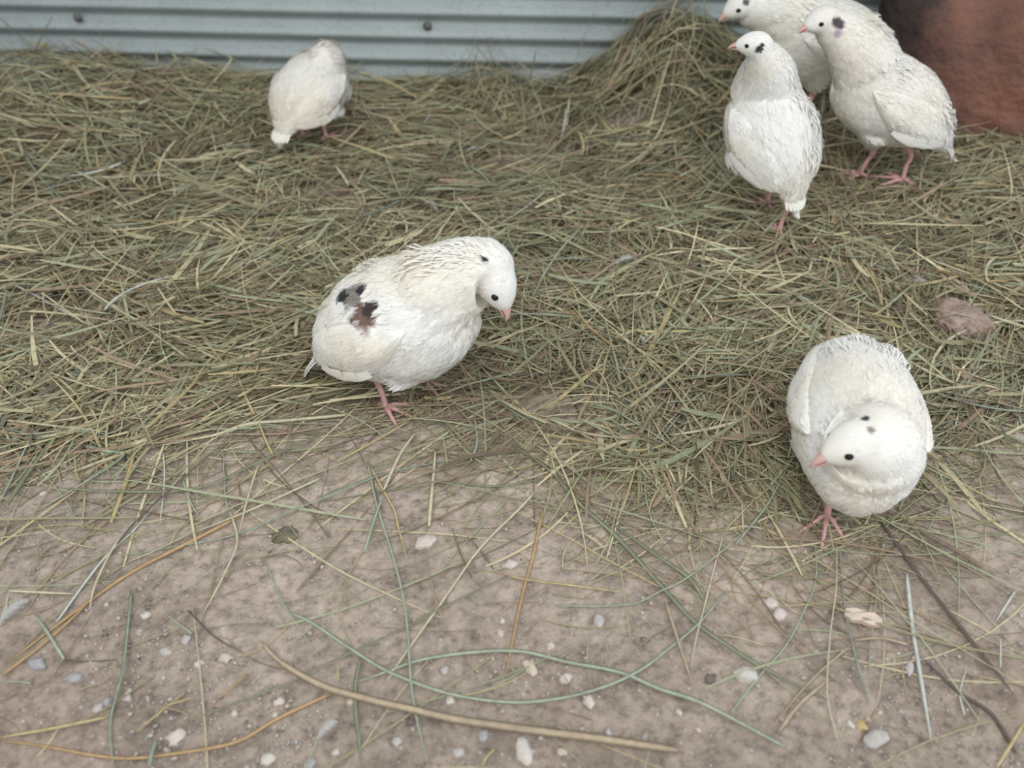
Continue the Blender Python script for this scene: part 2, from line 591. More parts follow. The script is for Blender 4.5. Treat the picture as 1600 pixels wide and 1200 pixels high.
    P = np.empty(nv * 3, np.float32); body.vertices.foreach_get('co', P); P = P.reshape(-1, 3).astype(float) / CMV
    Nn = np.empty(nv * 3, np.float32); body.vertices.foreach_get('normal', Nn); Nn = Nn.reshape(-1, 3).astype(float)

    # the way the feathers lie: from beak over the neck down to the tail
    ctrl = np.vstack([bc[::4], nk[::3], hc[::6]])
    tb = -np.gradient(bc, axis=0)[::4]; tn = -np.gradient(nk, axis=0)[::3]; th_ = np.tile(-hx, (len(hc[::6]), 1))
    cdir = np.vstack([tb, tn, th_]); cdir /= np.linalg.norm(cdir, axis=1)[:, None] + 1e-9
    crad = np.concatenate([bl[::4, 2] * Wd, nr[::3], hp[::6, 2] * hscale])

    def flow(Q, Nq):
        d = np.linalg.norm(Q[:, None] - ctrl[None], axis=2) - 0.8 * crad[None]
        w = np.exp(-np.clip(d, -3, 12) * 1.6)
        f = (w[:, :, None] * cdir[None]).sum(1) / (w.sum(1)[:, None] + 1e-12)
        f[:, 2] -= 0.15
        f -= Nq * (f * Nq).sum(1)[:, None]
        return f / (np.linalg.norm(f, axis=1)[:, None] + 1e-9)

    # soft clumps in the plumage: relief only, along the lie of the feathers
    fl = flow(P, Nn)
    bs = (P - ctr) @ ax; bz = (P - ctr) @ az; by = (P - ctr) @ ay
    ang = np.arctan2(bz, by)
    hd_d = np.linalg.norm(P - head, axis=1)
    keep = sstep(1.8, 3.6, hd_d)
    rel = (vnoise(bs * 0.55 + seed * 9, ang * 3.4, 31) - 0.5) * 0.30 + (vnoise(bs * 1.3, ang * 8 + seed, 32) - 0.5) * 0.10
    P2 = P + Nn * (rel * keep)[:, None]
    body.vertices.foreach_set('co', (P2 * CMV).astype(np.float32).ravel()); body.update()

    body.calc_loop_triangles()
    nt_ = len(body.loop_triangles)
    tri = np.empty(nt_ * 3, np.int32); body.loop_triangles.foreach_get('vertices', tri); tri = tri.reshape(-1, 3)
    bvh = BVHTree.FromPolygons([Vector(p) for p in P2], [tuple(t) for t in tri])
    white = srgb(245, 243, 238) * np.array(tint)
    warm = srgb(243, 236, 222) * np.array(tint)
    spot_list = []
    for sp in spots:
        fr, (a, b_, c_), rad, colr = sp
        if fr == 'px':                             # a marking on the plumage where the photograph shows it
            d = FW * F_PX + np.array([1, 0, 0]) * (a - 800) - UP * (b_ - 600)
            d = np.array([d[:2] @ hd2, d[:2] @ lf2, d[2]]); hit = bvh.ray_cast(Vector(to_local(CAM)), Vector(d).normalized())
            if hit[0] is None: continue
            ce = np.array(hit[0])
        elif fr == 'h': ce = head + hscale * (a * hx + b_ * hy + c_ * hz)
        else: ce = ctr + a * ax + b_ * ay + c_ * az
        spot_list.append((ce, rad, srgb(*colr)))

    def colour(Q):
        Q = np.asarray(Q)
        t = sstep(0.40, 0.85, vnoise(Q[:, 0] * 0.35 + 5 * seed, Q[:, 2] * 0.35 + Q[:, 1] * 0.2, 41))[:, None]
        c = white * (1 - 0.75 * t) + warm * 0.75 * t
        for ce, rad, cl in spot_list:
            rad = np.asarray(rad, float)
            d = Q - ce
            if rad.size == 3:
                fr_ = np.stack([d @ ax, d @ ay, d @ az], -1) / rad
            else:
                fr_ = d / float(rad)
            dd = np.linalg.norm(fr_, axis=1) + 0.55 * (vnoise(Q[:, 0] * 3.1 + Q[:, 1] * 2, Q[:, 2] * 3.1, 43) - 0.5)
            w = (1 - sstep(0.65, 1.1, dd))[:, None]
            c = c * (1 - w) + cl * w
        return c
    set_col(body, colour(P2) * 0.95)
    obj('body', body, M_FEATHER, root)

    # folded wings, laid on the flanks, each with its long flight feathers as pieces
    def on_flank(s_, z_, sy, o_):
        p0 = ctr + ax * s_ * L + az * z_ * Hh + ay * sy * 9
        hit = bvh.ray_cast(Vector(p0), Vector(-ay * sy))
        if hit[0] is None: return None
        nn = np.array(hit[1]); nn = nn if nn @ (ay * sy) > 0 else -nn
        return np.array(hit[0]) + nn * o_

    wing_skin = []
    for sy in (-1, 1):
        nu, nw = 24, 12
        G = np.zeros((nu, nw, 3)); ok = True
        last = None
        for a in range(nu):
            ta = a / (nu - 1)
            s_ = 3.4 - 9.6 * ta
            zc = 1.15 - 1.55 * ta - wing_drop * ta
            hw = 2.35 * (math.sin(math.pi * min(1, 0.10 + 0.90 * (1 - ta) ** 0.72)) ** 0.75) * (1 - 0.25 * ta) + 0.12
            for b_ in range(nw):
                tb_ = -1 + 2 * b_ / (nw - 1)
                edge = 1 - abs(tb_) ** 3
                off_ = 0.05 + 0.34 * edge * math.sin(math.pi * min(1, 0.06 + 0.9 * ta)) ** 0.5
                if tb_ < 0: off_ += 0.10 * edge
                z_ = zc + hw * tb_
                q = on_flank(s_, max(-2.6, min(3.3, z_)), sy, off_)
                if q is None: q = last if last is not None else ctr + ay * sy * 3 * Wd + ax * s_ * L + az * z_ * Hh
                last = q
                G[a, b_] = q
        for _ in range(2):
            G[1:-1, 1:-1] = 0.5 * G[1:-1, 1:-1] + 0.125 * (G[2:, 1:-1] + G[:-2, 1:-1] + G[1:-1, 2:] + G[1:-1, :-2])
        top_v = G.reshape(-1, 3); bot = (G - ay * sy * 0.32).reshape(-1, 3)
        i = (np.arange(nu - 1)[:, None] * nw + np.arange(nw - 1)[None, :]).ravel()
        qd = np.stack([i, i + nw, i + nw + 1, i + 1], -1)
        if sy > 0: qd = qd[:, ::-1]
        nb = nu * nw
        ring = [(0, b_) for b_ in range(nw)] + [(a, nw - 1) for a in range(1, nu)] + [(nu - 1, b_) for b_ in range(nw - 2, -1, -1)] + [(a, 0) for a in range(nu - 2, 0, -1)]
        ring = np.array([a * nw + b_ for a, b_ in ring])
        rn = np.roll(ring, -1)
        rim = np.stack([ring, rn, rn + nb, ring + nb], -1)
        wm = fast_mesh('wing', np.vstack([top_v, bot]) * CMV, np.vstack([qd, qd[:, ::-1] + nb, rim if sy < 0 else rim[:, ::-1]]))
        set_col(wm, colour(np.vstack([top_v, bot])))
        wing = obj('wing', wm, M_FEATHER, root)
        gu = np.gradient(G, axis=0); gv = np.gradient(G, axis=1)
        gn = np.cross(gu, gv).reshape(-1, 3); gn /= np.linalg.norm(gn, axis=1)[:, None] + 1e-9
        gn = gn * np.where((gn @ (ay * sy)) < 0, -1, 1)[:, None]
        wing_skin.append((top_v, gn, np.vstack([qd[:, [0, 1, 2]], qd[:, [0, 2, 3]]])))
        # flight feathers along the lower rear edge
        for k in range(7):
            tk = k / 6
            a0 = int(9 + 9 * tk)
            bq = int(1 + 3.0 * tk)
            st = G[a0, bq]; en_ = G[min(nu - 1, a0 + 6), min(nw - 1, bq + 2)]
            dr = unit(en_ - st) * 0.9 - az * 0.18
            nn = unit(ay * sy - dr * (dr @ (ay * sy)))
            sd = np.cross(nn, unit(dr))
            ln = 2.9 - 0.5 * abs(tk - 0.5)
            pts, W_ = [], []
            cs = []
            for m_ in range(7):
                x_ = m_ / 6
                cpt = st + unit(dr) * ln * x_ + nn * (0.16 + 0.10 * math.sin(math.pi * x_) - 0.10 * x_)
                w_ = 0.40 * (math.sin(math.pi * min(1, 0.22 + 0.70 * x_)) ** 0.6)
                if m_ == 6: w_ = 0.06
                cs += [cpt - sd * w_, cpt + nn * 0.05, cpt + sd * w_]
            q2 = []
            for m_ in range(6):
                for j in range(2):
                    b0 = m_ * 3 + j
                    q2.append((b0, b0 + 1, b0 + 4, b0 + 3))
            fm = fast_mesh('flight_feather', np.array(cs) * CMV, np.array(q2) if sy < 0 else np.array(q2)[:, ::-1])
            set_col(fm, colour(np.array(cs)))
            obj('flight_feather', fm, M_FEATHER, wing)

    # plumage: small overlapping feathers and loose down on body and wings
    wv = np.vstack([w_[0] for w_ in wing_skin]); wn = np.vstack([w_[1] for w_ in wing_skin])
    n0_ = len(P2); n1_ = n0_ + len(wing_skin[0][0])
    tri2 = np.vstack([tri, wing_skin[0][2] + n0_, wing_skin[1][2] + n1_])
    PA = np.vstack([P2, wv]); NA = np.vstack([Nn, wn])
    A, B, C_ = PA[tri2[:, 0]], PA[tri2[:, 1]], PA[tri2[:, 2]]
    ar = np.linalg.norm(np.cross(B - A, C_ - A), axis=1)
    nt_ = len(tri2)

    def scatter(n):
        i = r.choice(nt_, n, p=ar / ar.sum())
        a = r.random((n, 1)); b_ = r.random((n, 1)); sw = (a + b_ > 1); a = np.where(sw, 1 - a, a); b_ = np.where(sw, 1 - b_, b_)
        Q = A[i] * (1 - a - b_) + B[i] * a + C_[i] * b_
        Nq = NA[tri2[i, 0]]
        return Q, Nq

    def feathers(n, l0, l1, wr, up0, up1, jit, src=None):
        Q, Nq = scatter(n) if src is None else src
        n = len(Q)
        f = flow(Q, Nq)
        f = f + r.normal(0, jit, f.shape); f -= Nq * (f * Nq).sum(1)[:, None]; f /= np.linalg.norm(f, axis=1)[:, None]
        sd = np.cross(Nq, f)
        dh = np.linalg.norm(Q - head, axis=1)
        near = sstep(0.9, 4.5, dh)
        face = (Q - head) @ hx > 0.75 * hscale
        ln = (l0 + (l1 - l0) * r.random(n)) * (0.34 + 0.66 * near)
        ln = np.where(face & (dh < 2.2), ln * 0.45, ln)
        wd = ln * wr
        up = (up0 + (up1 - up0) * r.random(n)) * (0.45 + 0.55 * near)
        e = lambda a: a[:, None]
        b0 = Q - Nq * 0.06
        mid = Q + f * e(ln * 0.55) + Nq * e(up * 0.8 - 0.30 * ln * ln / 8)
        tip = Q + f * e(ln) + Nq * e(up * 0.75 - ln * ln / 8)
        for A_, d_ in ((mid, 0.05), (tip, 0.035)):     # no feather dives into the skin where neck and shoulder meet
            for i_ in range(n):
                lo, no, _i, di = bvh.find_nearest(Vector(A_[i_]), 0.6)
                if lo is not None and (Vector(A_[i_]) - lo).dot(no) < d_:
                    A_[i_] = np.array(lo + no * d_)
        VV = np.stack([b0 - sd * e(wd * .35), b0 + sd * e(wd * .35), mid + sd * e(wd), mid - sd * e(wd), tip], 1)
        cc = np.repeat(colour(Q + f * e(ln * 0.4)) * (0.985 + 0.03 * r.random((n, 1))), 5, 0)
        k = np.arange(n)[:, None] * 5
        nn = np.repeat(Nq + r.normal(0, 0.07, Nq.shape), 5, 0)
        return VV.reshape(-1, 3), k + np.array([[3, 2, 1, 0]]), k + np.array([[4, 2, 3]]), cc, nn
    sets = [feathers(2200, 0.8, 1.3, 0.20, 0.00, 0.035, 0.12), feathers(15000, 0.45, 1.0, 0.045, 0.01, 0.085, 0.20)]
    tq, tn_ = [], []
    for (u_, v_) in tufts:                             # ruffled spots where feathers stand off
        d = FW * F_PX + np.array([1, 0, 0]) * (u_ - 800) - UP * (v_ - 600)
        d = np.array([d[:2] @ hd2, d[:2] @ lf2, d[2]]); o_ = to_local(CAM)
        hit = bvh.ray_cast(Vector(o_), Vector(d).normalized())
        if hit[0] is None: hit = bvh.find_nearest(Vector(o_ + unit(d) * ((ctr - o_) @ unit(d))))
        for _ in range(70):
            lo, no, _i, di = bvh.find_nearest(hit[0] + Vector(r.normal(0, 0.48, 3)))
            tq.append(np.array(lo)); tn_.append(np.array(no))
    if tq: sets.append(feathers(0, 0.9, 1.7, 0.055, 0.15, 0.55, 0.26, (np.array(tq), np.array(tn_))))
    VV = np.vstack([s[0] for s in sets]); oo = np.cumsum([0] + [len(s[0]) for s in sets])
    qs = np.vstack([s[1] + o_ for s, o_ in zip(sets, oo)]); ts = np.vstack([s[2] + o_ for s, o_ in zip(sets, oo)])
    pm = fast_mesh('plumage', VV * CMV, qs, ts)
    set_col(pm, np.vstack([s[3] for s in sets]))
    nrm = np.vstack([s[4] for s in sets]); nrm /= np.linalg.norm(nrm, axis=1)[:, None]
    pm.normals_split_custom_set_from_vertices(nrm.tolist())
    pl = obj('plumage', pm, M_VANE, root); pl['kind'] = 'stuff'

    # short tail: a fan of stiff feathers
    tb0 = ctr - ax * 7.2 * L - az * 1.2 * Hh
    td = unit(bc[0] - bc[6])
    for k in range(7):
        q = (k - 3) / 3
        sd = ay * 1.0
        dr = unit(td + ay * q * 0.22)
        st = tb0 + ay * q * 0.65 + az * (0.30 - 0.28 * q * q)
        sd = unit(np.cross(az, dr)); nn = np.cross(dr, sd)
        cs = []
        ln = tail - 0.4 * q * q
        for m_ in range(6):
            x_ = m_ / 5
            w_ = 0.34 * (math.sin(math.pi * (0.25 + 0.66 * x_)) ** 0.6) if m_ < 5 else 0.12
            cpt = st + dr * ln * x_ + nn * 0.12 * math.sin(math.pi * x_)
            cs += [cpt - sd * w_, cpt + nn * 0.06, cpt + sd * w_]
        q2 = []
        for m_ in range(5):
            for j in range(2):
                b0 = m_ * 3 + j
                q2.append((b0, b0 + 1, b0 + 4, b0 + 3))
        fm = fast_mesh('tail_feather', np.array(cs) * CMV, np.array(q2)); set_col(fm, colour(np.array(cs)))
        obj('tail_feather', fm, M_FEATHER, root)

    # beak: two horn halves, the upper one hooked over the lower
    for up_ in (True, False):
        if up_: st = [(1.30, -0.20, .42, .34, .16), (1.60, -0.22, .36, .30, .12), (1.92, -0.32, .25, .20, .09), (2.18, -0.50, .12, .11, .07), (2.28, -0.66, .03, .03, .03)]
        else: st = [(1.25, -0.44, .34, .08, .20), (1.58, -0.46, .28, .06, .16), (1.88, -0.54, .18, .05, .11), (2.08, -0.64, .05, .03, .04)]
        bp = catmull(st, 5)
        v_, f_ = loft(head + hscale * (bp[:, :1] * hx + bp[:, 1:2] * hz), bp[:, 2] * hscale, bp[:, 3] * hscale, bp[:, 4] * hscale, 14, hy)
        obj('upper_beak' if up_ else 'lower_beak', new_mesh('beak', v_ * CMV, f_), M_BEAK, root)
    # eyes, set in the sides of the skull
    for sy in (-1, 1):
        d0 = head + hscale * (0.72 * hx + 0.18 * hz) + hy * sy * 1.7 * hscale
        hit = bvh.ray_cast(Vector(d0), Vector(-hy * sy))
        ec = np.array(hit[0]) - hy * sy * 0.12 if hit[0] is not None else head + hscale * (0.72 * hx + 0.18 * hz + sy * 0.9 * hy)
        V, Fc = [], []
        K, J = 14, 8
        for j in range(J + 1):
            t_ = math.pi * j / J
            for k in range(K):
                a = 2 * math.pi * k / K
                V.append(ec + hscale * (0.24 * (math.sin(t_) * math.cos(a) * hx) + 0.20 * math.sin(t_) * math.sin(a) * hz + 0.25 * math.cos(t_) * hy))
        for j in range(J):
            for k in range(K):
                k2 = (k + 1) % K
                Fc.append((j * K + k, j * K + k2, (j + 1) * K + k2, (j + 1) * K + k))
        obj('eye', new_mesh('eye', np.array(V) * CMV, Fc), M_EYE, root)
    # legs: shank, three front toes and a short hind toe, each with its claw
    for k in (0, 1):
        fp = ft[k]; sy = -1 if k == 0 else 1
        hipc = ctr + ay * sy * 2.0 * Wd - az * 2.0 * Hh
        ank = np.array([fp[0] - 0.25, fp[1], fp[2] + 0.35])
        hock = np.array([fp[0] - 0.75 + 0.12 * (hipc[0] - fp[0]), fp[1] + 0.2 * (hipc[1] - fp[1]), fp[2] + 2.9])
        lp = catmull([0.5 * (hock + hipc), hock, 0.5 * (hock + ank) + np.array([0.06, 0, 0]), ank], 6)
        rr = np.interp(np.linspace(0, 1, len(lp)), [0, .33, .42, .8, 1], [.40, .32, .21, .19, .25])
        v_, f_ = tube(lp, rr, 10)
        leg = obj('leg', new_mesh('leg', v_ * CMV, f_), M_SKIN, root)
        for ang_, ln in ((-38, 2.2), (-2, 2.7), (36, 2.2), (168, 1.0)):
            a = R(ang_ + sy * 6)
            dr = np.array([math.cos(a), math.sin(a), 0]); b0 = ank + np.array([0, 0, -0.12])
            tp = catmull([b0, b0 + dr * ln * 0.33 + np.array([0, 0, 0.10]), b0 + dr * ln * 0.68 + np.array([0, 0, -0.02]), b0 + dr * ln + np.array([0, 0, -0.10])], 5)
            u_ = np.linspace(0, 1, len(tp))
            rr = 0.19 - 0.08 * u_ + 0.025 * np.cos(u_ * 6 * math.pi)
            v_, f_ = tube(tp, rr, 8)
            obj('toe', new_mesh('toe', v_ * CMV, f_), M_SKIN, leg)
            cp = catmull([tp[-1] - dr * 0.05, tp[-1] + dr * 0.25 + np.array([0, 0, 0.02]), tp[-1] + dr * 0.5 + np.array([0, 0, -0.12])], 4)
            v_, f_ = tube(cp, np.linspace(.12, .02, len(cp)), 6)
            obj('claw', new_mesh('claw', v_ * CMV, f_), M_CLAW, leg)
    return root


BLK, BRN = (64, 63, 67), (128, 105, 94)
GREY = (150, 142, 136)
make_quail('white quail with black and brown wing patches, looking down, alone in the middle', (648, 622), R(-18), 0.002, R(25), (-0.9, 0, 7.3),
           (6.3, 1.0, 11.6), (0.62, -0.30, -0.75), neck=(3.2, 2.3), scale=(1.0, 1.0, 1.04), seed=3, hscale=1.2,
           tail=3.3, tufts=((583, 412), (650, 402), (722, 396), (738, 396), (690, 400)), feet=((607, 640), (668, 603)), neck_bulge=(0.0, 0.2, -0.5), hup=(0.7, 0, 0.6),
           spots=(('px', (758, 406, 0), 0.30, BLK), ('px', (552, 460, 0), 1.05, GREY), ('px', (537, 463, 0), 0.62, BLK), ('px', (566, 452, 0), 0.42, BLK),
                  ('px', (570, 497, 0), 1.05, BRN), ('px', (581, 482, 0), 0.60, (78, 68, 66))))
make_quail('plump white quail facing the viewer, nearest of all, head turned to one side', (1345, 790), R(-103), 0.001, R(7), (-2.6, -1.6, 5.7),
           (4.3, -3.0, 9.5), (0.41, -0.90, -0.20), neck=(3.0, 2.0), scale=(1.28, 0.87, 1.0), seed=5, hscale=1.16, hup=(-0.25, 0.05, 1.0),
           tufts=((1400, 545), (1312, 548), (1410, 560), (1350, 535)), feet=((1291, 812), (1375, 735)),
           spots=(('px', (1352, 654, 0), 0.30, BLK), ('px', (1361, 672, 0), 0.26, GREY)))
make_quail('white quail standing upright with its back turned, black nape spot, front of the trio', (1215, 360), R(117), 0.0, R(32), (2.5, 0.8, 8.9),
           (3.6, 3.7, 16.9), (0.60, 0.78, 0.06), neck=(3.0, 1.0), scale=(0.76, 0.88, 0.86), seed=7, hscale=0.92,
           tufts=((1262, 165), (1272, 228), (1245, 145), (1272, 190), (1185, 245), (1180, 205)), feet=((1214, 362), (1196, 322)),
           spots=(('px', (1185, 77, 0), 0.34, BLK), ('px', (1191, 71, 0), 0.22, BLK)))
make_quail('white quail with dark ear patch, standing side on before the reddish rock', (1375, 278), R(168), 0.0, R(22), (1.1, 0, 8.1),
           (8.4, 0.6, 14.6), (0.80, 0.52, -0.06), neck=(3.2, 1.35), scale=(0.93, 0.92, 0.93), seed=9, hscale=1.06, head_px=(1284, 33),
           tufts=((1400, 105), (1484, 190), (1478, 175)), feet=((1405, 284), (1338, 276)),
           spots=(('px', (1309, 36, 0), 0.62, (92, 82, 86)), ('px', (1308, 52, 0), 0.42, (190, 172, 182))), tint=(0.97, 0.96, 0.96))
make_quail('white quail farthest back in the corner, half hidden behind the other two', (1240, 180), R(180), 0.0, R(9), (-1.8, 0, 7.9),
           (9.2, 0.2, 13.3), (0.95, 0.30, -0.30), neck=(3.3, 1.7), scale=(1.12, 0.95, 1.0), seed=11, hscale=1.12, head_px=(1158, 9), tufts=((1368, 42), (1378, 55), (1383, 72), (1360, 32)),
           spots=(('px', (1166, 3, 0), 0.35, (110, 96, 96)),), tint=(0.97, 0.97, 0.95))
make_quail('white quail turned away with lowered head, alone near the corrugated wall', (497, 214), R(62), 0.0, R(15), (-0.1, 0.1, 5.3),
           (5.2, 0.0, 3.2), (0.55, 0.05, -0.85), neck=(2.0, 1.2), scale=(0.72, 0.80, 0.75), seed=13, hscale=0.88, neck_bulge=(-0.3, -0.8, 0.0), hup=(0.8, 0, 0.6),
           feet=((512, 217), (476, 214)), spots=(), tint=(0.97, 0.95, 0.93))


# ------------------------------------------------------------------ hay: colours and blades
HAYC = [('olive', srgb(158, 152, 120), 0.34), ('grey green', srgb(162, 166, 136), 0.18), ('pale straw', srgb(202, 191, 156), 0.18),
        ('yellow straw', srgb(186, 170, 128), 0.07), ('brown', srgb(156, 136, 114), 0.16), ('dark brown', srgb(118, 105, 86), 0.06)]
HC = np.array([c[1] for c in HAYC]); HW = np.array([c[2] for c in HAYC]); HW /= HW.sum()


def blades(cx, cy, th, Ln, w, curv, layer, lift, pitch, roll, col, n=8):
    N = len(cx)
    t = np.linspace(-0.5, 0.5, n)
    a = th[:, None] + curv[:, None] * t[None] * 2
    st = Ln[:, None] / (n - 1)
    dx = np.cos(a) * st; dy = np.sin(a) * st
    x = np.cumsum(dx, 1); y = np.cumsum(dy, 1)
    x += (cx - x.mean(1))[:, None]; y += (cy - y.mean(1))[:, None]
    y = np.minimum(y, WALL_Y - x * math.tan(WALL_YAW) - 0.007)
    z = soil(x, y) + thick(x, y) * layer[:, None] + lift[:, None] + (pitch * Ln)[:, None] * t[None] + (0.10 * Ln * rng.normal(0, 0.35, N))[:, None] * (0.25 - t * t)[None]
    z = np.maximum(z, soil(x, y) + 0.35 * thick(x, y) + 0.0012)
    sx = -np.sin(a) * np.cos(roll)[:, None]; sy = np.cos(a) * np.cos(roll)[:, None]; sz = np.repeat(np.sin(roll)[:, None], n, 1)
    prof = np.interp(np.linspace(0, 1, n), [0, .12, .7, 1], [.55, 1, .9, .25])
    hw = 0.5 * w[:, None] * prof[None]
    P = np.stack([x, y, z], -1); Sd = np.stack([sx, sy, sz], -1) * hw[..., None]
    V = np.stack([P - Sd, P + Sd], 2)                     # N, n, 2, 3
    base = (np.arange(N) * n * 2)[:, None] + np.arange(n - 1)[None] * 2
    q = np.stack([base, base + 1, base + 3, base + 2], -1).reshape(-1, 4)
    c = np.repeat(col, n * 2, 0)
    return V.reshape(-1, 3), q, c


def hay_field(n_clumps, per):
    """tangled tufts: each a spray of roughly parallel blades"""
    out = [[] for _ in range(11)]
    px = rng.random(n_clumps * 3); py = rng.random(n_clumps * 3)
    y = 0.20 + 0.86 * py
    x = (px - 0.5) * (0.92 + 0.95 * y)
    keep = rng.random(len(x)) < (0.03 + 0.97 * cover(x, y))
    x, y = x[keep][:n_clumps], y[keep][:n_clumps]
    for k in range(len(x)):
        m = max(3, int(per * rng.lognormal(0, 0.5)))
        cv = float(cover(x[k], y[k]))
        if cv < 0.25: continue
        if cv < 0.6: m = max(2, int(m * 0.4))
        right = sstep(-0.15, 0.2, x[k])
        base = rng.normal(0.15 + 0.35 * right, 0.6) if rng.random() < 0.5 else rng.uniform(0, math.pi)
        out[0].append(x[k] + rng.normal(0, 0.020, m)); out[1].append(y[k] + rng.normal(0, 0.016, m))
        out[2].append(base + rng.normal(0, 0.36, m))
        out[3].append(np.clip(rng.lognormal(math.log(0.066), 0.48, m), 0.015, 0.20))
        out[4].append(np.clip(rng.lognormal(math.log(0.00138), 0.48, m), 0.0005, 0.0042))
        out[5].append(rng.normal(0, 0.28, m))
        out[6].append(np.clip(0.45 + 0.6 * rng.random(m) + rng.normal(0, 0.08), 0.2, 1.25))
        out[7].append(0.001 + 0.004 * rng.random(m))
        out[8].append(rng.normal(0, 0.10 + 0.06 * cv, m))
        out[9].append(rng.normal(0, 0.55, m))
        w = HW * np.exp(rng.normal(0, 0.5, len(HW))); w /= w.sum()
        ci = rng.choice(len(HC), m, p=w)
        out[10].append(HC[ci] * (0.76 + 0.32 * rng.random((m, 1))) * rng.lognormal(0, 0.10))
    return [np.concatenate(o) for o in out]


def build_hay():
    A = hay_field(160 if QUICK else 1150, 34)
    parts = [blades(*A)]
    # stiff stalks poking up where the litter meets the sheet wall
    n = 260
    cx = np.concatenate([rng.normal(-0.02, 0.030, 60), rng.normal(0.18, 0.075, 120), rng.normal(-0.56, 0.11, 80)])
    cy = 1.035 - cx * math.tan(WALL_YAW) - np.abs(rng.normal(0, 0.03, n))
    parts.append(blades(cx, cy, rng.uniform(0, 2 * math.pi, n), rng.uniform(0.03, 0.10, n), rng.uniform(0.0006, 0.002, n), rng.normal(0, 0.3, n),
                        np.full(n, 0.95), rng.uniform(0.0, 0.012, n), rng.normal(0, 0.85, n), rng.normal(0, 0.5, n),
                        HC[rng.choice(len(HC), n, p=HW)] * rng.uniform(0.65, 1.0, (n, 1))))
    # thin broken strands strewn over the soil before the edge of the litter
    n = 300 if QUICK else 1500
    cx = rng.uniform(-0.62, 0.62, n)
    ye = np.interp(cx, _edge[:, 0], _edge[:, 1])
    cy = ye + 0.03 - np.abs(rng.normal(0, 0.055, n)) - np.where(rng.random(n) < 0.22, rng.uniform(0, 0.25, n), 0)
    dull = np.array([.26, .14, .14, .06, .28, .12])
    parts.append(blades(cx, cy, np.where(rng.random(n) < 0.5, rng.normal(0.2, 0.5, n), rng.uniform(0, math.pi, n)), np.clip(rng.lognormal(math.log(0.05), 0.5, n), 0.012, 0.16),
                        rng.uniform(0.0004, 0.0013, n), rng.normal(0, 0.3, n), np.full(n, 1.0), rng.uniform(0.0004, 0.003, n), rng.normal(0, 0.02, n), rng.normal(0, 0.4, n),
                        HC[rng.choice(len(HC), n, p=dull / dull.sum())] * rng.uniform(0.8, 1.05, (n, 1))))
    n = 60 if QUICK else 330                          # longer thin stalks reaching out over the soil
    cx = rng.uniform(-0.55, 0.55, n)
    ye = np.interp(cx, _edge[:, 0], _edge[:, 1])
    cy = ye - np.abs(rng.normal(0, 0.075, n)) + 0.02
    th = np.where(cx < 0.02, rng.normal(0.45, 0.45, n), rng.normal(-0.75, 0.45, n))
    th = np.where(rng.random(n) < 0.25, rng.uniform(0, math.pi, n), th)
    parts.append(blades(cx, cy, th, rng.uniform(0.07, 0.20, n), rng.uniform(0.0006, 0.0019, n), rng.normal(0, 0.22, n), np.full(n, 1.0), rng.uniform(0.001, 0.004, n),
                        rng.normal(0, 0.012, n), rng.normal(0, 0.3, n), HC[rng.choice(len(HC), n, p=np.array([.34, .22, .20, .06, .14, .04]))] * rng.uniform(0.85, 1.05, (n, 1)), n=12))
    off = 0; V, Q, C = [], [], []
    for v, q, c in parts:
        V.append(v); Q.append(q + off); C.append(c); off += len(v)
    me = fast_mesh('hay', np.vstack(V), np.vstack(Q), smooth=True)
    set_col(me, np.vstack(C))
    o = obj('hay', me, M_HAY)
    o['kind'] = 'stuff'
    o['label'] = 'deep tangled bed of dry olive and straw coloured hay over the soil'
    o['category'] = 'hay'


build_hay()

# ------------------------------------------------------------------ hay stalks that can be told apart, one object each
STALK_C = {'g': ('pale green', (162, 170, 150)), 'y': ('yellow straw', (192, 174, 130)), 'p': ('pale straw', (202, 193, 164)), 'o': ('orange straw', (184, 154, 114)),
           't': ('tan', (178, 160, 136)), 'w': ('whitish', (202, 203, 194)), 'd': ('dull green', (138, 141, 116)), 'b': ('brown', (142, 122, 106)),
           'k': ('dark brown', (106, 94, 86)), 'e': ('grey green', (146, 153, 138)), 'r': ('pinkish brown', (172, 148, 134))}
